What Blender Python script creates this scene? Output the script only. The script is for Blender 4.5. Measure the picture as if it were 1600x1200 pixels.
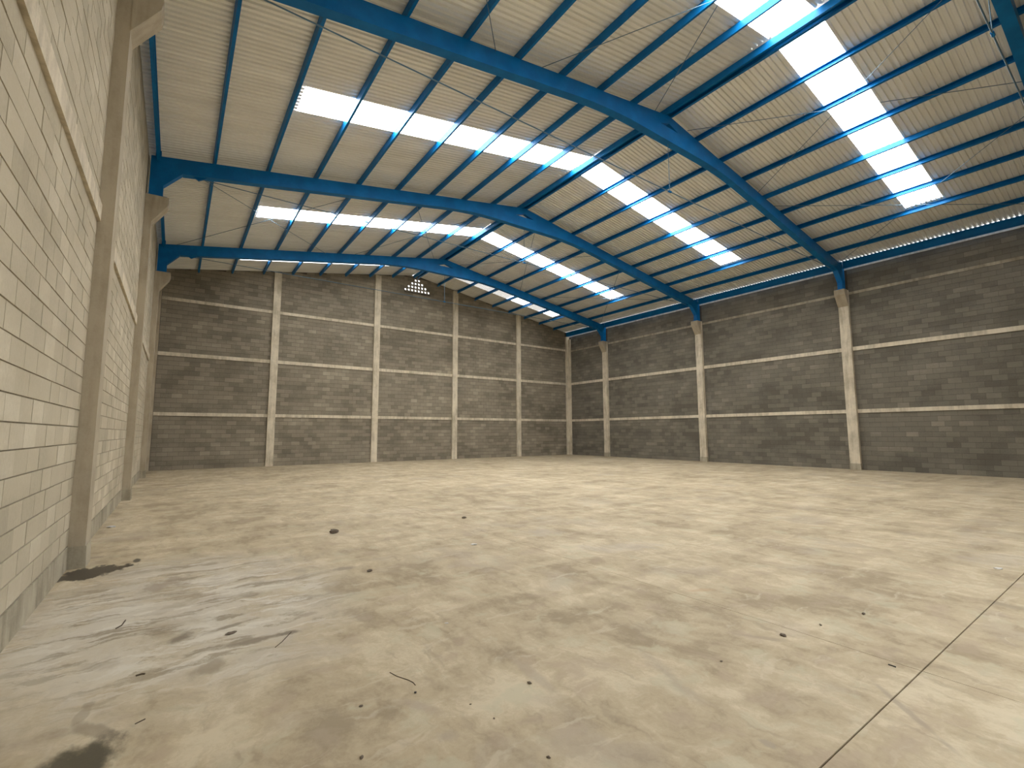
import bpy, math, random
from mathutils import Matrix, Vector
random.seed(7)
S = bpy.context.scene
COL = S.collection
for o in list(bpy.data.objects):
    bpy.data.objects.remove(o, do_unlink=True)

# ------------------------------------------------------------------ camera
FPX, PITCH, YAW, ROLL = 734.66, math.radians(5.897), math.radians(35.534), math.radians(-0.169)
CAM = Vector((0.975, 0.0, 1.612))
fwd = Vector((math.sin(YAW) * math.cos(PITCH), math.cos(YAW) * math.cos(PITCH), math.sin(PITCH)))
r0 = Vector((math.cos(YAW), -math.sin(YAW), 0))
u0 = r0.cross(fwd)
rgt = r0 * math.cos(ROLL) + u0 * math.sin(ROLL)
upv = u0 * math.cos(ROLL) - r0 * math.sin(ROLL)
cam = bpy.data.cameras.new('camera')
cam.sensor_fit = 'HORIZONTAL'; cam.sensor_width = 36.0; cam.lens = FPX / 1600 * 36
cam.clip_start = 0.05; cam.clip_end = 300
camo = bpy.data.objects.new('camera', cam)
M = Matrix.Identity(4)
for i in range(3):
    M[i][0] = rgt[i]; M[i][1] = upv[i]; M[i][2] = -fwd[i]; M[i][3] = CAM[i]
camo.matrix_world = M
COL.objects.link(camo); S.camera = camo

def project(p):
    d = Vector(p) - CAM
    z = d.dot(fwd)
    if z < 0.05: return None
    return 800 + FPX * d.dot(rgt) / z, 600 - FPX * d.dot(upv) / z
def floor_at(u, v):
    """photo pixel -> point on the floor (z = 0)"""
    d = rgt * ((u - 800) / FPX) - upv * ((v - 600) / FPX) + fwd
    t = -CAM.z / d.z
    p = CAM + d * t
    return p.x, p.y

# ------------------------------------------------------------------ sky, exposure
w = bpy.data.worlds.new('overcast_sky'); S.world = w; w.use_nodes = True
w.node_tree.nodes['Background'].inputs[0].default_value = (0.93, 0.96, 1.0, 1)
w.node_tree.nodes['Background'].inputs[1].default_value = 4.4
S.view_settings.view_transform = 'Standard'; S.view_settings.look = 'None'
S.view_settings.gamma = 1.0; S.view_settings.use_curve_mapping = False
S.view_settings.exposure = 0.0
SKYLIGHT_STRENGTH = 12.8

# ------------------------------------------------------------------ measures (metres)
W, D, Y0 = 24.8, 26.06, -2.7           # inner width, inner gable wall, wall behind the camera
SL = 0.168                              # roof slope
FR = [1.27, 8.0, 15.1, 22.24]           # portal frames along y
BACKC = [4.84, 10.06, 15.12, 20.1]      # gable columns along x
XR = W / 2
def top_z(x):   return 8.89 + SL * min(x, W - x)          # top of rafters
def sheet_z(x): return top_z(x) + 0.178                   # underside of roof sheets

# ------------------------------------------------------------------ node helpers
class NT:
    def __init__(s, name):
        s.m = bpy.data.materials.new(name); s.m.use_nodes = True
        s.t = s.m.node_tree; s.n = s.t.nodes; s.l = s.t.links
        s.b = s.n['Principled BSDF']
        s.pos = s.n.new('ShaderNodeNewGeometry').outputs['Position']
    def link(s, a, b):
        if isinstance(a, (int, float)): b.default_value = a
        elif isinstance(a, tuple): b.default_value = a if len(a) == len(b.default_value) else (*a, 1)
        else: s.l.new(a, b)
    def noise(s, vec, scale, detail=4, rough=0.55, out='Fac', dist=0.0):
        n = s.n.new('ShaderNodeTexNoise'); s.link(vec, n.inputs['Vector'])
        n.inputs['Scale'].default_value = scale; n.inputs['Detail'].default_value = detail
        n.inputs['Roughness'].default_value = rough; n.inputs['Distortion'].default_value = dist
        return n.outputs[out]
    def scale(s, vec, sc, rot=(0, 0, 0), loc=(0, 0, 0), typ='POINT'):
        n = s.n.new('ShaderNodeMapping'); n.vector_type = typ; s.link(vec, n.inputs['Vector'])
        n.inputs['Scale'].default_value = sc; n.inputs['Rotation'].default_value = rot
        n.inputs['Location'].default_value = loc
        return n.outputs[0]
    def math(s, op, a, b=0.0, c=0.0, clamp=False):
        n = s.n.new('ShaderNodeMath'); n.operation = op; n.use_clamp = clamp
        s.link(a, n.inputs[0]); s.link(b, n.inputs[1]); s.link(c, n.inputs[2])
        return n.outputs[0]
    def vmath(s, op, a, b=(0, 0, 0)):
        n = s.n.new('ShaderNodeVectorMath'); n.operation = op
        s.link(a, n.inputs[0]); s.link(b, n.inputs[1])
        return n.outputs['Value'] if op in ('LENGTH', 'DISTANCE', 'DOT_PRODUCT') else n.outputs[0]
    def ramp(s, f, lo, hi, a=0.0, b=1.0):
        n = s.n.new('ShaderNodeMapRange'); n.clamp = True; s.link(f, n.inputs['Value'])
        n.interpolation_type = 'SMOOTHSTEP'
        for k, v in zip(('From Min', 'From Max', 'To Min', 'To Max'), (lo, hi, a, b)): n.inputs[k].default_value = v
        return n.outputs[0]
    def mix(s, f, a, b, mode='MIX'):
        n = s.n.new('ShaderNodeMix'); n.data_type = 'RGBA'; n.blend_type = mode
        s.link(f, n.inputs[0]); s.link(a, n.inputs[6]); s.link(b, n.inputs[7])
        return n.outputs[2]
    def bump(s, h, strength=0.3, dist=0.01):
        n = s.n.new('ShaderNodeBump'); n.inputs['Strength'].default_value = strength
        n.inputs['Distance'].default_value = dist; s.link(h, n.inputs['Height'])
        s.l.new(n.outputs[0], s.b.inputs['Normal'])
    def base(s, c): s.link(c, s.b.inputs['Base Color'])
    def done(s, rough=0.8, metal=0.0, spec=None):
        s.link(rough, s.b.inputs['Roughness']); s.b.inputs['Metallic'].default_value = metal
        if spec is not None: s.b.inputs['Specular IOR Level'].default_value = spec
        return s.m

def block_material(name, dark, mid, light, pos_bias=0.0):
    t = NT(name)
    oi = t.n.new('ShaderNodeObjectInfo').outputs['Random']
    ri = t.n.new('ShaderNodeNewGeometry').outputs['Random Per Island']
    rnd = t.math('FRACT', t.math('ADD', oi, ri))
    big = t.noise(t.scale(t.pos, (0.55, 0.55, 0.8)), 1.0, 3, 0.6)
    med = t.noise(t.scale(t.pos, (0.35, 0.35, 2.3)), 1.0, 2, 0.5)
    fine = t.noise(t.pos, 26, 4, 0.7)
    f = t.math('ADD', t.math('MULTIPLY', t.math('POWER', rnd, 1.7), 0.27), t.math('MULTIPLY', big, 0.72))
    f = t.math('ADD', f, t.math('MULTIPLY', t.math('SUBTRACT', med, 0.5), 0.35))
    f = t.math('ADD', f, t.math('MULTIPLY', t.math('SUBTRACT', fine, 0.5), 0.28))
    f = t.math('ADD', f, pos_bias - 0.02)
    c = t.mix(t.ramp(f, 0.2, 0.5), dark, mid)
    c = t.mix(t.ramp(f, 0.48, 0.85), c, light)
    # lime bloom and drips
    sp = t.ramp(t.noise(t.scale(t.pos, (3, 3, 1.2)), 1.6, 5, 0.7), 0.68, 0.76, 0, 0.35)
    c = t.mix(sp, c, tuple(min(1, v * 1.25) for v in light))
    t.base(c); t.bump(fine, 0.35, 0.006)
    return t.done(0.95, spec=0.2)

def concrete_material(name, dark, light, streak=True):
    t = NT(name)
    a = t.noise(t.pos, 1.3, 5, 0.65); b = t.noise(t.scale(t.pos, (5, 5, 0.7)), 1.6, 4, 0.6); fine = t.noise(t.pos, 40, 3, 0.7)
    f = t.math('ADD', t.math('MULTIPLY', a, 0.55), t.math('MULTIPLY', b, 0.45))
    f = t.math('ADD', f, t.math('MULTIPLY', t.math('SUBTRACT', fine, 0.5), 0.15))
    c = t.mix(t.ramp(f, 0.33, 0.62), dark, light)
    t.base(c); t.bump(fine, 0.25, 0.004)
    return t.done(0.9, spec=0.25)

MAT = {}
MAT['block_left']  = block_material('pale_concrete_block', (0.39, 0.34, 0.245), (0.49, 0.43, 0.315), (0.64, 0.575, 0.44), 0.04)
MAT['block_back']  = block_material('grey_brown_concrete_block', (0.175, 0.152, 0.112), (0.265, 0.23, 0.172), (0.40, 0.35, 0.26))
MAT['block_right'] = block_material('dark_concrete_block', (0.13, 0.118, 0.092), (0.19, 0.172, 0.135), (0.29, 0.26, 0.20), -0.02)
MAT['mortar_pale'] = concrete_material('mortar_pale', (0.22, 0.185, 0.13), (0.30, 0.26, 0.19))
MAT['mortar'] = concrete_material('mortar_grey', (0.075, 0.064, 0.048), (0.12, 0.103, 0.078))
MAT['concrete'] = concrete_material('cast_concrete', (0.40, 0.345, 0.25), (0.68, 0.60, 0.455))
MAT['concrete_side'] = concrete_material('cast_concrete_brownish', (0.34, 0.285, 0.20), (0.45, 0.385, 0.28))
MAT['plinth'] = concrete_material('stained_plinth', (0.24, 0.21, 0.15), (0.43, 0.38, 0.28))

t = NT('blue_gloss_paint')
n = t.noise(t.pos, 2.5, 4, 0.6)
t.base(t.mix(t.ramp(n, 0.35, 0.7), (0.0, 0.125, 0.35), (0.0, 0.16, 0.44)))
MAT['blue'] = t.done(0.45, spec=0.22)
t = NT('dull_steel_rod'); t.base((0.09, 0.17, 0.24)); MAT['rod'] = t.done(0.45, 0.3)
t = NT('galvanised_sheet')
n = t.noise(t.scale(t.pos, (0.25, 1.5, 1)), 1.5, 4, 0.6)
t.base(t.mix(t.ramp(n, 0.3, 0.7), (0.83, 0.825, 0.775), (0.91, 0.905, 0.86)))
MAT['sheet'] = t.done(0.45, 0.35, 0.4)

def skylight_material(name, strength):
    t = NT(name)
    t.base((0.85, 0.87, 0.88))
    t.b.inputs['Emission Color'].default_value = (1.0, 0.985, 0.96, 1)
    t.b.inputs['Emission Strength'].default_value = strength
    return t.done(0.4)
MAT['skylight'] = skylight_material('translucent_skylight', SKYLIGHT_STRENGTH)
MAT['skylight_end'] = skylight_material('shaded_skylight', 3.5)
MAT['skylight_dull'] = skylight_material('weathered_skylight', 0.45)

# ------------------------------------------------------------------ object helpers
def mesh(name, V, F, mat=None, smooth=False):
    m = bpy.data.meshes.new(name); m.from_pydata([tuple(v) for v in V], [], F); m.update()
    if mat: m.materials.append(MAT[mat] if isinstance(mat, str) else mat)
    if smooth:
        for p in m.polygons: p.use_smooth = True
    return m
def obj(name, me, parent=None, loc=None):
    o = bpy.data.objects.new(name, me); COL.objects.link(o)
    if parent: o.parent = parent
    if loc: o.location = loc
    return o
def tag(o, label, cat=None, group=None, kind=None):
    o['label'] = label
    if cat: o['category'] = cat
    if group: o['group'] = group
    if kind: o['kind'] = kind
    return o
def empty(name, loc=(0, 0, 0)):
    o = bpy.data.objects.new(name, None); o.empty_display_size = 0.2; o.location = loc; COL.objects.link(o); return o
BF = [(0, 3, 2, 1), (4, 5, 6, 7), (0, 1, 5, 4), (1, 2, 6, 5), (2, 3, 7, 6), (3, 0, 4, 7)]
def box(x0, x1, y0, y1, z0, z1):
    return [(x0, y0, z0), (x1, y0, z0), (x1, y1, z0), (x0, y1, z0), (x0, y0, z1), (x1, y0, z1), (x1, y1, z1), (x0, y1, z1)], BF
def join(parts):
    V, F = [], []
    for v, f in parts:
        k = len(V); V += list(v); F += [tuple(i + k for i in q) for q in f]
    return V, F
def prism(poly, y0, y1):
    """polygon in xz (counter-clockwise seen from -y), extruded along y"""
    n = len(poly)
    V = [(x, y0, z) for x, z in poly] + [(x, y1, z) for x, z in poly]
    F = [tuple(range(n)), tuple(range(2 * n - 1, n - 1, -1))]
    F += [(i, i + n, (i + 1) % n + n, (i + 1) % n) for i in range(n)]
    return V, F
def mirror(vf):
    v, f = vf
    return [(W - x, y, z) for x, y, z in v], [tuple(reversed(q)) for q in f]
def tube(p, q, r, n=8):
    p, q = Vector(p), Vector(q); d = (q - p).normalized()
    a = d.orthogonal().normalized(); b = d.cross(a)
    V = [c + (a * math.cos(k * 2 * math.pi / n) + b * math.sin(k * 2 * math.pi / n)) * r for c in (p, q) for k in range(n)]
    F = [(k, (k + 1) % n, (k + 1) % n + n, k + n) for k in range(n)] + [tuple(range(n - 1, -1, -1)), tuple(range(n, 2 * n))]
    return V, F

# ================================================================== FLOOR
t = NT('worn_concrete_floor')
p = t.pos
warp = t.vmath('SUBTRACT', t.noise(p, 1.1, 5, 0.6, 'Color'), (0.5, 0.5, 0.5))
warpf = t.vmath('SUBTRACT', t.noise(p, 5.0, 5, 0.65, 'Color'), (0.5, 0.5, 0.5))
def sc(v, k): return t.vmath('MULTIPLY', v, (k, k, k))
pw = t.vmath('ADD', p, t.vmath('ADD', sc(warp, 0.5), sc(warpf, 0.14)))
n1 = t.noise(p, 0.33, 4, 0.55)
n2 = t.noise(pw, 1.3, 6, 0.62)
n3 = t.noise(t.scale(pw, (1.0, 0.28, 1), (0, 0, 0.5)), 2.2, 5, 0.62)
n4 = t.noise(t.scale(pw, (0.22, 1.3, 1), (0, 0, 0.25)), 2.0, 5, 0.6)
fine = t.noise(p, 34, 5, 0.75)
f = t.math('ADD', t.math('MULTIPLY', n1, 0.25), t.math('ADD', t.math('MULTIPLY', n2, 0.35), t.math('ADD', t.math('MULTIPLY', n3, 0.25), t.math('MULTIPLY', n4, 0.25))))
f = t.math('ADD', f, t.math('MULTIPLY', t.math('SUBTRACT', fine, 0.5), 0.10))
n5 = t.noise(t.scale(pw, (1, 0.45, 1), (0, 0, 0.6)), 6.5, 6, 0.7)
f = t.math('ADD', f, t.math('MULTIPLY', t.math('SUBTRACT', n5, 0.5), 0.32))
c = t.mix(t.ramp(f, 0.44, 0.56), (0.335, 0.275, 0.185), (0.485, 0.41, 0.285))
c = t.mix(t.ramp(f, 0.545, 0.66), c, (0.63, 0.555, 0.41))
tint = t.noise(pw, 2.6, 4, 0.6)
c = t.mix(t.ramp(tint, 0.55, 0.66, 0, 0.5), c, (0.50, 0.475, 0.35))
c = t.mix(t.ramp(tint, 0.34, 0.45, 0.45, 0.0), c, (0.46, 0.375, 0.285))
# cool grey rubbed patches and thin pale scratches
gp = t.ramp(t.noise(pw, 0.8, 4, 0.6), 0.54, 0.68, 0, 0.45)
c = t.mix(gp, c, (0.43, 0.375, 0.305))
scr = t.ramp(t.noise(t.scale(pw, (6, 0.7, 1), (0, 0, -0.35)), 1.4, 3, 0.7), 0.58, 0.70, 0, 0.42)
c = t.mix(scr, c, (0.33, 0.275, 0.20))
scr2 = t.ramp(t.noise(t.scale(pw, (0.8, 5, 1), (0, 0, 0.2)), 1.5, 3, 0.7), 0.58, 0.70, 0, 0.40)
c = t.mix(scr2, c, (0.64, 0.575, 0.45))
EDGE = t.math('ADD', t.math('MULTIPLY', t.noise(t.scale(p, (1, 0.55, 1), (0, 0, 0.62)), 7.0, 5, 0.65), 0.6), t.math('MULTIPLY', t.noise(t.scale(p, (1, 0.5, 1), (0, 0, 0.62)), 2.2, 4, 0.6), 0.4))
def blotch(col, a, b, half, strength=1.0, soft=0.35, rough=1.0, warped=1.0):
    """elongated stain on the slab between two floor points with a ragged edge; stains and one painted soft shadow"""
    global c
    (x0, y0), (x1, y1) = a, b
    L = math.hypot(x1 - x0, y1 - y0) / 2
    q = t.scale(p, (L, half, 1), (0, 0, math.atan2(y1 - y0, x1 - x0)), ((x0 + x1) / 2, (y0 + y1) / 2, 0), 'TEXTURE')
    d = t.vmath('LENGTH', t.vmath('MULTIPLY', q, (1, 1, 0)))
    d = t.math('ADD', d, t.math('MULTIPLY', t.math('SUBTRACT', EDGE, 0.5), 3.6 * min(1.0, 0.45 + rough)))
    m = t.ramp(d, 0.95 - soft, 0.95, strength, 0.0)
    c = t.mix(m, c, col)
    return m
P = floor_at
# pale washed zone along the side wall, with greyish streaks
blotch((0.62, 0.575, 0.47), (0.35, 3.0), (0.75, 7.1), 0.60, 0.55, 0.8, 1.0)
blotch((0.62, 0.575, 0.47), (0.9, 4.0), (1.6, 5.6), 0.45, 0.5, 0.8, 1.0)
zone = t.ramp(t.vmath('LENGTH', t.vmath('MULTIPLY', t.scale(p, (1.5, 2.3, 1), (0, 0, 0), (1.2, 5.6, 0), 'TEXTURE'), (1, 1, 0))), 0.5, 1.1, 1.0, 0.0)
c = t.mix(t.math('MULTIPLY', zone, t.ramp(t.noise(pw, 1.6, 5, 0.6), 0.38, 0.56, 0.15, 0.6)), c, (0.64, 0.615, 0.55))
streak = t.noise(t.scale(pw, (0.8, 3.2, 1), (0, 0, -0.12)), 1.7, 6, 0.68)
c = t.mix(t.math('MULTIPLY', zone, t.ramp(streak, 0.51, 0.61, 0, 0.85)), c, (0.30, 0.255, 0.185))
streak2 = t.noise(t.scale(pw, (1.0, 4.0, 1), (0, 0, -0.12), (3.3, 1.7, 0)), 1.5, 6, 0.7)
c = t.mix(t.math('MULTIPLY', zone, t.ramp(streak2, 0.51, 0.62, 0, 0.8)), c, (0.70, 0.675, 0.60))
blotch((0.33, 0.275, 0.21), P(200, 938), P(300, 893), 0.22, 0.7, 0.6, 0.6)
blotch((0.37, 0.32, 0.25), P(230, 965), P(300, 935), 0.12, 0.45, 0.6, 0.5)
blotch((0.24, 0.205, 0.155), P(255, 1010), P(305, 985), 0.11, 0.9, 0.6, 0.35)
blotch((0.27, 0.23, 0.175), P(295, 998), P(425, 958), 0.05, 0.85, 0.7, 0.35)
blotch((0.26, 0.22, 0.165), P(325, 1018), P(475, 983), 0.06, 0.9, 0.7, 0.35)
blotch((0.21, 0.18, 0.135), P(425, 995), P(478, 982), 0.06, 0.85, 0.6, 0.35)
blotch((0.37, 0.315, 0.245), P(455, 965), P(505, 955), 0.07, 0.75, 0.6, 0.35)
blotch((0.31, 0.265, 0.20), P(285, 1065), P(365, 1025), 0.12, 0.7, 0.6, 0.4)
blotch((0.41, 0.36, 0.285), P(95, 1050), P(215, 1030), 0.10, 0.5, 0.7, 0.5)
blotch((0.33, 0.285, 0.22), P(515, 892), P(560, 885), 0.10, 0.85, 0.5, 0.25)
blotch((0.36, 0.31, 0.24), P(555, 895), P(640, 892), 0.05, 0.45, 0.7, 0.3)
blotch((0.42, 0.355, 0.28), P(600, 1085), P(720, 1125), 0.07, 0.6, 0.7, 0.35)
blotch((0.40, 0.345, 0.275), P(660, 1165), P(725, 1140), 0.09, 0.6, 0.7, 0.4)
blotch((0.42, 0.355, 0.275), P(780, 1010), P(900, 1110), 0.07, 0.6, 0.7, 0.35)
blotch((0.40, 0.345, 0.27), P(985, 1000), P(1130, 1130), 0.10, 0.55, 0.8, 0.4)
blotch((0.39, 0.34, 0.265), P(1180, 1150), P(1220, 1175), 0.045, 0.75, 0.4, 0.25)
blotch((0.38, 0.325, 0.25), P(1340, 1045), P(1540, 1215), 0.035, 0.75, 0.6, 0.12)
blotch((0.36, 0.315, 0.23), P(1500, 930), P(1660, 965), 0.10, 0.65, 0.7, 0.3)
blotch((0.46, 0.415, 0.345), P(1480, 860), P(1640, 890), 0.75, 0.5, 0.8, 0.6)  # broad soft shadow, painted into the floor colour
blotch((0.44, 0.395, 0.35), P(810, 828), P(880, 838), 0.5, 0.55, 0.8, 0.6)
blotch((0.45, 0.41, 0.37), P(880, 860), P(1050, 850), 0.35, 0.4, 0.8, 0.6)
blotch((0.34, 0.29, 0.225), P(1130, 988), P(1250, 1005), 0.05, 0.55, 0.7, 0.35)
blotch((0.48, 0.33, 0.20), P(1050, 925), P(1130, 920), 0.06, 0.5, 0.8, 0.35)
blotch((0.30, 0.25, 0.19), P(262, 762), P(300, 756), 0.25, 0.7, 0.6, 0.5)
blotch((0.31, 0.26, 0.20), P(125, 873), P(180, 868), 0.12, 0.7, 0.7, 0.3)
# wet patches
wet = blotch((0.062, 0.05, 0.032), (0.0, 7.15), (0.48, 7.78), 0.30, 0.97, 0.25, 0.55)
blotch((0.10, 0.085, 0.06), P(214, 872), P(214, 879), 0.05, 0.95, 0.4, 0.15)
blotch((0.30, 0.255, 0.19), P(122, 1106), P(152, 1097), 0.05, 0.6, 0.5, 0.5)
blotch((0.36, 0.31, 0.23), P(112, 1135), P(142, 1100), 0.035, 0.6, 0.4, 0.4)
blotch((0.29, 0.245, 0.18), P(112, 1132), P(200, 1160), 0.06, 0.65, 0.5, 0.4)
wet2 = blotch((0.085, 0.075, 0.05), (0.50, 2.95), (0.82, 3.53), 0.20, 0.97, 0.4, 0.05, 0.3)
c = t.mix(1.0, c, (0.90, 0.87, 0.82), 'MULTIPLY')
t.base(c); t.bump(t.math('ADD', fine, t.math('MULTIPLY', n2, 0.8)), 0.22, 0.006)
MAT['floor'] = t.done(t.math('SUBTRACT', 0.72, t.math('MULTIPLY', t.math('MAXIMUM', wet, wet2), 0.28)), spec=0.3)
t = NT('joint_dirt'); t.base((0.17, 0.135, 0.095)); MAT['joint'] = t.done(0.95)

JX, JY = 5.18, 1.13     # saw-cut joints
fl = obj('floor', mesh('floor', *box(-0.3, W + 0.3, Y0 - 0.3, D + 0.3, -0.25, -0.012), 'joint'))
tag(fl, 'worn beige concrete slab floor with stains and saw cuts', kind='structure')
gx, gy = 0.0025, 0.005
for xa, xb in ((-0.3, JX - gx), (JX + gx, W + 0.3)):
    for ya, yb in ((Y0 - 0.3, JY - gy), (JY + gy, D + 0.3)):
        obj('slab', mesh('slab', *box(xa, xb, ya, yb, -0.013, 0.0), 'floor'), fl)

# ================================================================== WALLS
def rect_blocks(s0, s1, z0, z1, n, length=0.4, clip=None, hole=None, jit=0):
    """running-bond blocks filling s0..s1, z0..z1 in n courses; returns (sa, sb, za, zb, zb2)"""
    out = []; h = (z1 - z0) / n
    for r in range(n):
        za, zb = z0 + r * h + 0.006, z0 + (r + 1) * h - 0.006
        a = s0 + 0.004 - (length / 2 if (r + jit) % 2 else 0)
        while a < s1 - 0.03:
            sa, sb = max(a, s0 + 0.004), min(a + length - 0.006, s1 - 0.004)
            a += length
            if sb - sa < 0.03: continue
            if hole and sb > hole[0] and sa < hole[1] and zb > hole[2] and za < hole[3]:
                pieces = [(sa, min(sb, hole[0] - 0.004)), (max(sa, hole[1] + 0.004), sb)]
            else: pieces = [(sa, sb)]
            for qa, qb in pieces:
                if qb - qa < 0.02: continue
                t1 = t2 = zb
                if clip:
                    t1, t2 = min(zb, clip(qa)), min(zb, clip(qb))
                    if min(t1, t2) < za + 0.02: continue
                out.append((qa, qb, za, t1, t2))
    return out

def lay(wall, blocks, to3, mat, proud, deep=0.03):
    """blocks as real pieces: the 300 largest in view are parts of their own, the rest one joined part"""
    ctr = []
    for k, b in enumerate(blocks):
        cs = [project(to3(s, z, proud)) for s, z in ((b[0], b[2]), (b[1], b[2]), (b[1], b[4]), (b[0], b[3]))]
        area = 0
        if all(cs):
            ins = any(0 <= u <= 1600 and 0 <= v <= 1200 for u, v in cs)
            if ins: area = abs(sum(cs[i][0] * cs[(i + 1) % 4][1] - cs[(i + 1) % 4][0] * cs[i][1] for i in range(4))) / 2
        ctr.append((area, k))
    big = {k for a, k in sorted(ctr, reverse=True)[:300] if a > 0}
    cache = {}; rest = []
    rng = random.Random(3)
    for k, (sa, sb, za, t1, t2) in enumerate(blocks):
        pr = proud + rng.uniform(-0.0025, 0.0025)
        def verts(o_s, o_z):
            return [to3(s - o_s, z - o_z, d, o_s != 0 or o_z != 0) for d in (-deep, pr) for s, z in ((sa, za), (sb, za), (sb, t2), (sa, t1))]
        F = [(0, 1, 2, 3), (7, 6, 5, 4), (0, 4, 5, 1), (1, 5, 6, 2), (2, 6, 7, 3), (3, 7, 4, 0)]
        if k in big:
            key = (round(sb - sa, 3), round(t1 - za, 3), round(t2 - za, 3), round(pr, 3))
            org = to3(sa, za, 0)
            if key not in cache:
                V = [tuple(Vector(to3(s, z, d)) - Vector(org)) for d in (-deep, pr) for s, z in ((sa, za), (sb, za), (sb, t2), (sa, t1))]
                cache[key] = mesh('block', V, F, mat)
            obj('block', cache[key], wall, org)
        else:
            rest.append(([to3(s, z, d) for d in (-deep, pr) for s, z in ((sa, za), (sb, za), (sb, t2), (sa, t1))], F))
    if rest:
        o = obj('block_courses', mesh('block_courses', *join(rest), mat), wall); o['kind'] = 'stuff'

CW = 0.19    # half width of concrete columns
# ---- side wall at x = 0 (pale blocks, one tie beam)
wl = obj('wall_left', mesh('wall_left', *box(-0.2, 0.0, Y0 - 0.2, D + 0.2, 0, 9.02), 'mortar_pale'))
tag(wl, 'side wall of pale beige concrete blocks with one tie beam', kind='structure')
ys = [Y0] + [y for y in FR] + [D - 0.16]
spans_l = [(ys[i] + (CW if i else 0), ys[i + 1] - CW) for i in range(len(ys) - 1)]
B = []
for i, (a, b) in enumerate(spans_l):
    B += rect_blocks(a, b, 0.28, 4.33, 20, jit=i) + rect_blocks(a, b, 4.56, 9.01, 22, jit=i)
    obj('tie_beam', mesh('tie_beam', *box(-0.01, 0.045, a, b, 4.335, 4.555), 'concrete'), wl)
    obj('plinth', mesh('plinth', *prism([(-0.01, 0), (0.02, 0), (0.014, 0.27), (-0.01, 0.27)], a, b), 'plinth'), wl)
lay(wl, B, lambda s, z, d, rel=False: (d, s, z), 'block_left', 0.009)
# ---- side wall at x = W (dark blocks, three tie beams)
wr = obj('wall_right', mesh('wall_right', *box(W, W + 0.2, Y0 - 0.2, D + 0.2, 0, 8.9), 'mortar'))
tag(wr, 'side wall of dark grey concrete blocks with three tie beams', kind='structure')
ys = [Y0] + FR + [D - 0.12]
B = []
for i in range(len(ys) - 1):
    a, b = ys[i] + (CW - 0.02 if i else 0), ys[i + 1] - CW + 0.02
    B += rect_blocks(a, b, 0, 2.4, 12, jit=i) + rect_blocks(a, b, 2.565, 5.1, 12, jit=i) + rect_blocks(a, b, 5.276, 7.6, 12, jit=i) + rect_blocks(a, b, 7.72, 8.72, 5, jit=i)
    for z0, z1, d in ((2.4, 2.565, 0.05), (5.1, 5.276, 0.05), (7.6, 7.72, 0.018)):
        obj('tie_beam', mesh('tie_beam', *box(W - d, W + 0.01, a, b, z0 + 0.003, z1 - 0.003), 'concrete' if d > 0.03 else 'plinth'), wr)
obj('coping', mesh('coping', *box(W - 0.03, W + 0.15, Y0, D, 8.725, 8.93), 'concrete'), wr)
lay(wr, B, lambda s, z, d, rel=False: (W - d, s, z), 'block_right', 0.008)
# ---- gable wall at y = D with the triangular vent of pierced blocks
VX, VZ, VP = 12.52, 10.10, 0.215        # vent centre x, bottom, cell size
HOLE = (VX - 4 * VP, VX + 4 * VP, VZ, VZ + 4 * VP)
def gable(x): return sheet_z(x) - 0.01
g0, g1 = -0.2, W + 0.2
eL, eR = gable(0), gable(W)
xl = (HOLE[2] - gable(0)) / SL; xr = W - xl
xt = (HOLE[3] - gable(0)) / SL
slabs = [
    [(g0, 0), (g1, 0), (g1, eR), (W, eR), (xr, HOLE[2]), (xl, HOLE[2]), (0, eL), (g0, eL)],
    [(xl, HOLE[2]), (HOLE[0], HOLE[2]), (HOLE[0], gable(HOLE[0]))],
    [(HOLE[1], HOLE[2]), (xr, HOLE[2]), (HOLE[1], gable(HOLE[1]))],
    [(HOLE[0], HOLE[3]), (HOLE[1], HOLE[3]), (HOLE[1], gable(HOLE[1])), (XR, gable(XR)), (HOLE[0], gable(HOLE[0]))],
]
wb = obj('wall_back', mesh('wall_back', *join([prism(q, D, D + 0.14) for q in slabs]), 'mortar'))
tag(wb, 'gable wall of grey-brown concrete blocks between four columns with triangular vent', kind='structure')
xs = [0.02] + BACKC + [W - 0.14]
B = []
for i in range(len(xs) - 1):
    a, b = xs[i] + (CW - 0.02 if i else 0.14), xs[i + 1] - (CW - 0.02)
    B += rect_blocks(a, b, 0, 2.4, 12, jit=i) + rect_blocks(a, b, 2.565, 5.1, 12, jit=i) + rect_blocks(a, b, 5.276, 7.648, 12, jit=i)
    B += rect_blocks(a, b, 7.8, 11.2, 17, jit=i, clip=lambda x: gable(x) - 0.01, hole=HOLE)
    for z0, z1, d in ((2.4, 2.565, 0.05), (5.1, 5.276, 0.055), (7.648, 7.8, 0.045)):
        obj('tie_beam', mesh('tie_beam', *box(a, b, D - d, D + 0.01, z0 + 0.003, z1 - 0.003), 'concrete'), wb)
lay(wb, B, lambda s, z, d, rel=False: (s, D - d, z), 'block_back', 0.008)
def pierced(hw, r, dep, n=16):
    V, F = [], []
    for y in (0, dep):
        for k in range(n):
            a = (k + 0.5) * 2 * math.pi / n; cx, cz = math.cos(a), math.sin(a)
            m = max(abs(cx), abs(cz)); V.append((cx / m * hw, y, cz / m * hw)); V.append((cx * r, y, cz * r))
    for k in range(n):
        a, b = 2 * k, 2 * ((k + 1) % n); o = 2 * n
        F += [(a, b, b + 1, a + 1), (a + o, a + 1 + o, b + 1 + o, b + o), (a + 1, b + 1, b + 1 + o, a + 1 + o), (a, a + o, b + o, b)]
    return V, F
pm = mesh('vent_block', *pierced(VP / 2 - 0.001, 0.066, 0.1), 'block_back')
fillm = mesh('vent_filler', *box(-VP / 2 + 0.002, VP / 2 - 0.002, 0, 0.1, -VP / 2 + 0.002, VP / 2 - 0.002), 'block_back')
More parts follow.
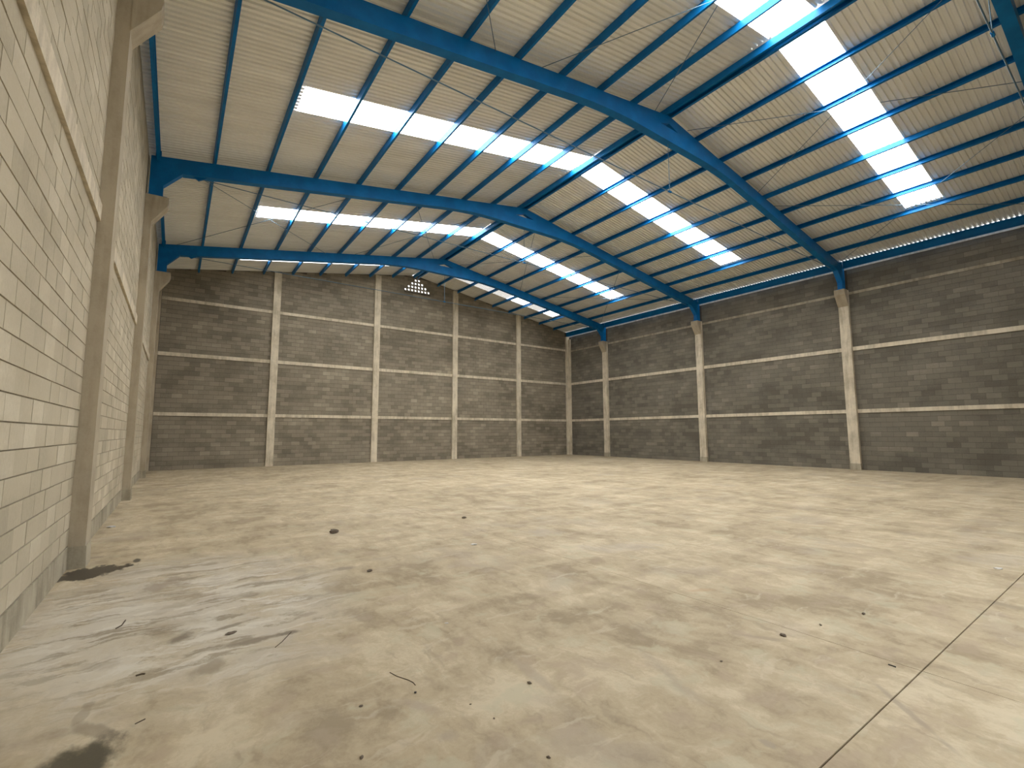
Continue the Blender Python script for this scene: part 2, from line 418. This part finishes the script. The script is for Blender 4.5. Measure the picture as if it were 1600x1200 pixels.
for r in range(4):
    for k in range(8):
        me = pm if 3 - r <= k <= 4 + r else fillm
        obj(me.name.split('.')[0], me, wb, (HOLE[0] + (k + 0.5) * VP, D - 0.008, HOLE[3] - (r + 0.5) * VP))
# ---- wall behind the camera
DX0, DX1, DZ = 3.2, 9.2, 5.0         # unseen doorway, added to let daylight onto near floor and pale wall
fw = [[(g0, 0), (DX0, 0), (DX0, DZ), (g0, DZ)], [(DX1, 0), (g1, 0), (g1, DZ), (DX1, DZ)],
      [(g0, DZ), (DX0, DZ), (DX1, DZ), (g1, DZ), (g1, eR), (W, eR), (XR, gable(XR)), (0, eL), (g0, eL)]]
wf = obj('wall_front', mesh('wall_front', *join([prism(q, Y0 - 0.2, Y0) for q in fw]), 'block_back'))
tag(wf, 'concrete block end wall with added daylight doorway opposite the vented gable wall', kind='structure')
yd = obj('floor_bounce_yard', mesh('floor_bounce_yard', *box(-12, W + 12, Y0 - 26, Y0 - 0.3, -0.25, -0.01), 'concrete'))  # pale slab added out of view to bounce sky light indoors
tag(yd, 'unseen concrete yard added to bounce daylight through the doorway', kind='structure')

# ================================================================== CONCRETE COLUMNS
ordn = {22.24: 'nearest the gable wall', 15.1: 'second from the gable wall', 8.0: 'third from the gable wall', 1.27: 'fourth from the gable wall'}
def side_column(y, right):
    e = empty('concrete_column', (W if right else 0, y, 0))
    fx = (lambda vf: ([(-x, yy, z) for x, yy, z in vf[0]], [tuple(reversed(q)) for q in vf[1]])) if right else (lambda vf: vf)
    dep = 0.17
    obj('shaft', mesh('shaft', *fx(prism([(-0.01, 0), (dep, 0), (dep, 7.1), (dep, 7.8), (-0.01, 7.8)], -CW, CW)), 'concrete' if right else 'concrete_side'), e)
    obj('corbel', mesh('corbel', *fx(prism([(dep, 7.08), (0.48, 7.56), (0.50, 7.66), (0.50, 7.8), (dep, 7.8)], -CW - 0.01, CW + 0.01)), 'concrete_side'), e)
    obj('footing', mesh('footing', *fx(prism([(-0.01, 0), (dep + 0.02, 0), (dep + 0.012, 0.26), (-0.01, 0.26)], -CW - 0.015, CW + 0.015)), 'plinth'), e)
    tag(e, 'concrete column with corbel on the %s side wall, %s' % ('dark block' if right else 'pale block', ordn[y]), 'column', 'concrete columns with corbels')
for y in FR:
    side_column(y, False); side_column(y, True)
cn = ['first', 'second', 'third', 'fourth']
for i, x in enumerate(BACKC):
    e = empty('concrete_column', (x, D, 0))
    h = min(gable(x - CW), gable(x + CW)) - 0.03
    obj('shaft', mesh('shaft', *box(-CW + 0.02, CW - 0.02, -0.12, 0.01, 0, h), 'concrete'), e)
    tag(e, 'straight concrete column on the gable wall, %s from the pale block side wall' % cn[i], 'column', 'gable wall columns')
e = empty('concrete_column', (0, D, 0))
obj('shaft', mesh('shaft', *box(0.0, 0.15, -0.34, 0.01, 0, gable(0) - 0.12), 'concrete_side'), e)
tag(e, 'concrete corner column where the pale side wall meets the gable wall', 'column')
e = empty('concrete_column', (W, D, 0))
obj('shaft', mesh('shaft', *box(-0.30, 0.01, -0.14, 0.01, 0, gable(0) - 0.30), 'concrete'), e)
obj('return', mesh('return', *box(-0.12, 0.01, -0.32, -0.14, 0, 8.55), 'concrete'), e)
tag(e, 'concrete corner column where the dark side wall meets the gable wall', 'column')

# ================================================================== STEEL PORTAL FRAMES
HT = 0.10       # half thickness of rafters
X1 = 8.6       # where the arched crown starts
def raf_bot(x): return top_z(x) - 0.41
crown = []
for k in range(25):
    x = X1 + (W - 2 * X1) * k / 24
    ra, fb, sk = raf_bot(x), 10.13, 0.2          # rafter line blended into the flat crown
    hh = max(sk - abs(ra - fb), 0) / sk
    zb = min(ra, fb) - hh * hh * sk / 4
    crown.append((x, zb))
def frame(y, lab):
    e = empty('portal_frame', (0, y, 0))
    for side in (False, True):
        mi = mirror if side else (lambda v: v)
        obj('rafter', mesh('rafter', *mi(prism([(0.76, raf_bot(0.76)), (X1, raf_bot(X1)), (X1, top_z(X1)), (0.76, top_z(0.76))], -HT, HT)), 'blue'), e)
        obj('rafter_flange', mesh('rafter_flange', *mi(prism([(0.76, raf_bot(0.76) - 0.012), (X1, raf_bot(X1) - 0.012), (X1, raf_bot(X1)), (0.76, raf_bot(0.76))], -HT - 0.012, HT + 0.012)), 'blue'), e)
        obj('haunch', mesh('haunch', *mi(prism([(0.06, 7.83), (0.36, 7.83), (0.36, 8.15), (0.76, raf_bot(0.76)), (0.76, top_z(0.76)), (0.06, top_z(0.06))], -HT, HT)), 'blue'), e)
        obj('base_plate', mesh('base_plate', *mi(box(0.03, 0.46, -HT - 0.05, HT + 0.05, 7.8, 7.83)), 'blue'), e)
        obj('purlin_cleat', mesh('purlin_cleat', *mi(box(0.15, 0.27, -HT, HT, top_z(0.15), sheet_z(0.15) - 0.012)), 'blue'), e)
        obj('rod_bracket', mesh('rod_bracket', *mi(prism([(0.98, raf_bot(0.98)), (1.12, raf_bot(1.0) - 0.085), (1.20, raf_bot(1.1) - 0.05), (1.34, raf_bot(1.34))], -0.03, 0.03)), 'blue'), e)
    topc = [(x, min(z + 0.42, top_z(x))) for x, z in crown]
    strips = []
    for k in range(24):
        strips.append(prism([crown[k], crown[k + 1], topc[k + 1], topc[k]], -HT, HT))
    V, F = [], []
    n = 25
    for yy in (-HT, HT):
        V += [(x, yy, z) for x, z in crown] + [(x, yy, z) for x, z in topc]
    for k in range(24):
        F += [(k, k + 1, n + k + 1, n + k), (2 * n + k + 1, 2 * n + k, 3 * n + k, 3 * n + k + 1), (k + 1, k, 2 * n + k, 2 * n + k + 1), (n + k, n + k + 1, 3 * n + k + 1, 3 * n + k)]
    F += [(0, n, 3 * n, 2 * n), (n - 1, 3 * n - 1, 4 * n - 1, 2 * n - 1)]
    obj('crown_arch', mesh('crown_arch', V, F, 'blue'), e)
    fp = [(x, z - 0.012) for x, z in crown] + [(x, z) for x, z in reversed(crown)]
    VV, FF = [], []
    for yy in (-HT - 0.012, HT + 0.012):
        VV += [(x, yy, z - 0.012) for x, z in crown] + [(x, yy, z + 0.0005) for x, z in crown]
    obj('crown_flange', mesh('crown_flange', VV, F, 'blue'), e)
    # ridge gusset above the arch, with the small triangular opening under the ridge
    hx, hz = 0.55, 0.17
    zc = crown[12][1] + 0.42
    t2 = 0.07
    gl = [p_ for p_ in topc if p_[0] <= XR - hx]
    left = [(x, z - 0.005) for x, z in topc[1:] if x < XR - hx] + [(XR - hx, zc - 0.005), (XR, zc + hz), (XR, top_z(XR)), (topc[1][0], top_z(topc[1][0]))]
    obj('ridge_gusset', mesh('ridge_gusset', *prism(left, -t2, t2), 'blue'), e)
    obj('ridge_gusset', mesh('ridge_gusset', *mirror(prism(left, -t2, t2)), 'blue'), e)
    z = 8.63
    tr = obj('tie_rod', mesh('tie_rod', *tube((1.15, 0, z), (W - 1.15, 0, z), 0.013), 'rod'), e)
    obj('hanger', mesh('hanger', *tube((XR, 0, z), (XR, 0, crown[12][1] + 0.01), 0.009), 'rod'), tr)
    obj('node_clamp', mesh('node_clamp', *tube((XR - 0.06, 0, z), (XR + 0.06, 0, z), 0.03), 'blue'), tr)
    return tag(e, 'blue steel portal frame with arched crown, %s' % lab, 'roof frame', 'blue portal frames')
for y in FR: frame(y, ordn[y])

# crossed wind braces in the roof plane
for i, j, bn in ((0, 1, 'third'), (2, 3, 'first')):
    ya, yb = FR[i] + HT, FR[j] - HT
    for xa, xb, pn in ((0.6, 6.2, 'lower pale-wall roof slope'), (7.5, 11.7, 'upper pale-wall roof slope'), (13.25, 17.4, 'upper dark-wall roof slope'), (18.55, 24.2, 'lower dark-wall roof slope')):
        e = empty('cross_brace', ((xa + xb) / 2, (ya + yb) / 2, top_z((xa + xb) / 2)))
        for q, (a, b) in enumerate(((xa, xb), (xb, xa))):
            dz = 0.012 if q else -0.012
            V, F = tube((a, ya + 0.01, top_z(a) - 0.03 + dz), (b, yb - 0.01, top_z(b) - 0.03 + dz), 0.009, 6)
            obj('rod', mesh('rod', [Vector(v) - e.location for v in V], F, 'rod'), e)
        tag(e, 'thin crossed brace rods under the %s, bay %s' % (pn, 'nearer the gable wall' if i == 2 else 'farther from the gable wall'), 'cross brace', 'roof cross braces')

# ================================================================== PURLINS
def csec(dep, fl_, th, lip, flip):
    """C profile: web at x=0, flanges towards +x (flip: -x); local x along slope, z up"""
    s = -1 if flip else 1
    pts = [(0, 0), (fl_, 0), (fl_, lip), (fl_ - th, lip), (fl_ - th, th), (th, th), (th, dep - th), (fl_ - th, dep - th), (fl_ - th, dep - lip), (fl_, dep - lip), (fl_, dep), (0, dep)]
    pts = [(s * x, z) for x, z in pts]
    return pts if not flip else pts[::-1]
def purlin_mesh(x, web_low, ya, yb):
    """web_low: web on the -x side"""
    right = x > XR
    ang = -math.atan(SL) if right else math.atan(SL)
    ca, sa = math.cos(ang), math.sin(ang)
    pts = csec(0.168, 0.062, 0.006, 0.02, not web_low)
    pts = [(px_ * ca - pz_ * sa, px_ * sa + pz_ * ca) for px_, pz_ in pts]
    return mesh('roof_purlin', *prism(pts, ya, yb), 'blue')
num = ['first', 'second', 'third', 'fourth', 'fifth', 'sixth', 'seventh', 'eighth', 'ninth']
PX = [12.26 - 1.352 * k for k in range(9)]
for right in (False, True):
    for k, x in enumerate(PX):
        xx = W - x if right else x
        web_low = (not right) or k == 4
        o = obj('roof_purlin', purlin_mesh(xx, web_low, Y0, D + 0.02), None, (xx, 0, top_z(xx) + 0.002))
        tag(o, 'blue C-section purlin over the %s side wall, %s from the ridge' % ('dark block' if right else 'pale block', num[k]), 'purlin', 'roof purlins')
seg = [Y0] + FR + [D]
segn = ['fifth', 'fourth', 'third', 'second', 'first']
for right in (False, True):
    for i in range(5):
        a = seg[i] + (HT + 0.005 if i else 0); b = seg[i + 1] - (HT + 0.005 if i < 4 else 0)
        z0 = 8.76 if right else 8.80
        ztop = sheet_z(0.18) - 0.0108
        pts = [(0.18, z0), (0.25, z0), (0.25, z0 + 0.02), (0.187, z0 + 0.008), (0.187, ztop - 0.008), (0.25, ztop - 0.012), (0.25, ztop), (0.18, ztop)]
        vf = prism(pts, a, b)
        o = obj('eave_channel', mesh('eave_channel', *(mirror(vf) if right else vf), 'blue'))
        tag(o, 'blue eave channel atop the %s wall, %s bay from gable wall' % ('dark block' if right else 'pale block', segn[i]), 'eave channel', 'eave channels')

# ================================================================== ROOF SHEETS AND SKYLIGHTS
PITCH_Y = 0.133
PROF = [(0.0, 0.0), (0.070, 0.0), (0.083, 0.043), (0.120, 0.043)]      # valley, rise, crest (per pitch)
def sheet_mesh(name, k0, n, xa, xb, right, mat, lift=0.0, lip=False):
    V, F = [], []
    prof = []
    for k in range(n):
        prof += [(y + k * PITCH_Y, h) for y, h in PROF]
    prof.append((n * PITCH_Y, 0.0))
    if lip: prof.append((n * PITCH_Y + 0.045, -0.007))
    m = len(prof)
    for x in (xa, xb):
        for y, h in prof:
            V.append((x, y, sheet_z(x) + h + lift))
    for k in range(m - 1):
        F.append((k, k + 1, m + k + 1, m + k))
    me = mesh(name, V, F, mat)
    if right:
        for v in me.vertices: v.co.x = W - v.co.x
    return me
YS = Y0 - 0.10
NP = int((D + 0.15 - YS) / PITCH_Y)
def kidx(y): return round((y - YS) / PITCH_Y)
SKY = [(kidx(3.86), 8), (kidx(10.86), 8), (kidx(17.92), 8), (kidx(23.4), 7)]
XE, XS, XT = -0.15, 2.98, 12.18      # eave edge, skylight lower end, upper end at ridge
cl = empty('ceiling'); cl['kind'] = 'structure'
tag(cl, 'pitched roof of ribbed galvanised sheets over blue purlins', kind='structure')
cache = {}
def put_sheet(k0, n, xa, xb, right):
    key = (n, xa, xb, right)
    if key not in cache: cache[key] = sheet_mesh('roof_sheet', 0, n, xa, xb, right, 'sheet', lip=True)
    obj('roof_sheet', cache[key], cl, (0, YS + k0 * PITCH_Y, 0))
for right in (False, True):
    xe = 0.145 if right else XE
    k = 0; cuts = sorted(SKY) + [(NP, 0)]
    for s0, sn in cuts:
        while k < s0:
            n = min(8, s0 - k)
            if s0 - k - n in (1, 2): n = s0 - k
            put_sheet(k, n, xe, XT, right); k += n
        if sn: put_sheet(s0, sn, xe, XS, right); k = s0 + sn
rc = prism([(XR - 0.55, sheet_z(XR - 0.55) + 0.054), (XR, sheet_z(XR) + 0.060), (XR + 0.55, sheet_z(XR - 0.55) + 0.054), (XR + 0.55, sheet_z(XR - 0.55) + 0.058), (XR, sheet_z(XR) + 0.065), (XR - 0.55, sheet_z(XR - 0.55) + 0.058)], YS, YS + NP * PITCH_Y)
obj('ridge_cap', mesh('ridge_cap', *rc, 'sheet'), cl)
wn = 0
bays = ['fourth', 'third', 'second', 'first']
for bi, (k0, n) in enumerate(SKY):
    for right in (False, True):
        wn += 1
        e = empty('window_%d' % wn)
        tag(e, 'white translucent skylight strip over the %s wall, %s bay from the gable wall' % ('dark block' if right else 'pale block', bays[bi]), kind='structure')
        edges = [XS] + [x for x in sorted(PX) if XS < x < XT - 0.5] + [XT]
        if bi == 3 and right:
            for q in range(len(edges) - 1):
                dull = q in (1, 3, 4, 5, 6)
                me = sheet_mesh('pane', 0, n, edges[q], edges[q + 1], right, 'skylight_dull' if dull else 'skylight_end')
                obj('pane', me, e, (0, YS + k0 * PITCH_Y, 0))
        else:
            for q in (0, 3, 6):
                me = sheet_mesh('pane', 0, n, edges[q], edges[min(q + 3, len(edges) - 1)] if q < 6 else edges[-1], right, 'skylight_end' if bi == 3 else 'skylight')
                obj('pane', me, e, (0, YS + k0 * PITCH_Y, 0))

# ================================================================== SMALL THINGS ON THE FLOOR
def simple(name, col, rough=0.9):
    t = NT(name); n = t.noise(t.pos, 30, 4, 0.6)
    t.base(t.mix(n, tuple(v * 0.6 for v in col), tuple(v * 1.3 for v in col))); return t.done(rough)
MAT['clod'] = simple('dry_mud', (0.13, 0.10, 0.07)); MAT['twig'] = simple('twig_bark', (0.09, 0.065, 0.04))
MAT['paper'] = simple('white_paper', (0.62, 0.60, 0.56)); MAT['dark'] = simple('black_plastic', (0.03, 0.03, 0.03), 0.6)
import bmesh
def lump(name, x, y, r, seed, flat, mat, stretch=1.0, rz=0.0):
    bm = bmesh.new(); bmesh.ops.create_icosphere(bm, subdivisions=2, radius=1.0)
    rg = random.Random(seed)
    for v in bm.verts:
        k = 0.72 + 0.5 * rg.random()
        v.co = Vector((v.co.x * r * stretch * k, v.co.y * r * k, v.co.z * r * flat * k))
    zmin = min(v.co.z for v in bm.verts)
    for v in bm.verts: v.co.z = max(v.co.z - zmin - r * flat * 0.25, 0.0)
    me = bpy.data.meshes.new(name); bm.to_mesh(me); bm.free(); me.materials.append(MAT[mat])
    o = obj(name, me, None, (x, y, 0.0)); o.rotation_euler.z = rz
    return o
def stick(name, pts, r, mat):
    parts = []
    for a, b in zip(pts[:-1], pts[1:]):
        parts.append(tube((a[0], a[1], r), (b[0], b[1], r), r, 6))
    return obj(name, mesh(name, *join(parts), mat))
x, y = P(521, 833)
tag(lump('mud_clod', x, y, 0.06, 1, 0.6, 'clod', 1.2), 'dark brown clod of dried mud alone on the pale floor', 'mud clod')
x, y = P(577, 893)
tag(lump('mud_crumb', x, y, 0.024, 2, 0.5, 'clod', 1.8, 0.5), 'small dark crumb of mud beside a flat brown stain', 'mud crumb')
x, y = P(361, 990)
tag(lump('leaf_scrap', x, y, 0.028, 3, 0.25, 'clod', 1.4, 0.3), 'dark flat leaf scrap on the streaky grey stain', 'leaf scrap')
x, y = P(1349, 960)
tag(lump('pebble', x, y, 0.014, 4, 0.7, 'clod'), 'small dark pebble lying between the two floor joints and dark wall', 'pebble')
tag(stick('twig', [P(609, 1051), P(620, 1057), P(638, 1063), P(646, 1067), P(649, 1071)], 0.0022, 'twig'), 'thin curved brown twig on the floor', 'twig')
x, y = P(649, 1083)
tag(lump('pebble', x, y, 0.007, 5, 0.8, 'dark'), 'tiny black pebble close to the curved twig', 'pebble')
tag(stick('straw_bit', [P(211, 1132), P(227, 1124)], 0.003, 'twig'), 'short straight brown straw bit near the wet patch', 'straw')
x0, y0 = P(1388, 1039); x1, y1 = P(1400, 1043)
tag(stick('plastic_sliver', [(x0, y0), (x1, y1)], 0.004, 'dark'), 'short black plastic sliver beside the saw-cut joint', 'plastic sliver')
tag(stick('stalk_scrap', [P(212, 1057), P(222, 1054), P(226, 1054)], 0.005, 'twig'), 'short dark dry stalk on the pale washed floor', 'stalk')
tag(stick('stalk_scrap', [P(181, 983), P(190, 978), P(196, 970)], 0.005, 'twig'), 'bent dark dry stalk on the washed floor close to pale wall', 'stalk')
tag(stick('straw_bit', [P(430, 1012), P(441, 1003), P(455, 988)], 0.003, 'twig'), 'thin split straw on the dark fan-shaped stain', 'straw')
for (u, v, r, lb) in ((174, 824, 0.05, 'crumpled white paper scrap by the pale block wall'), (740, 851, 0.03, 'small white paper scrap on the open floor'), (1559, 889, 0.03, 'white paper scrap close to the saw-cut joint'), (698, 974, 0.011, 'tiny white paper fleck on the floor')):
    x, y = P(u, v)
    tag(lump('paper_scrap', x, y, r, int(u), 0.3, 'paper', 1.6, -0.6), lb, 'paper scrap')
for q, (u, v, r) in enumerate(((564, 1104, 0.008), (565, 1184, 0.009), (827, 1068, 0.010), (735, 1101, 0.005), (772, 1123, 0.005), (857, 1184, 0.008), (725, 810, 0.03), (1282, 977, 0.01), (1224, 994, 0.018), (1127, 1034, 0.007))):
    x, y = P(u, v)
    tag(lump('dirt_crumb', x, y, r, 20 + q, 0.6, 'clod', 1.5, q), 'small dark crumb of dirt on the open concrete floor', 'dirt crumb', 'dirt crumbs on the floor')
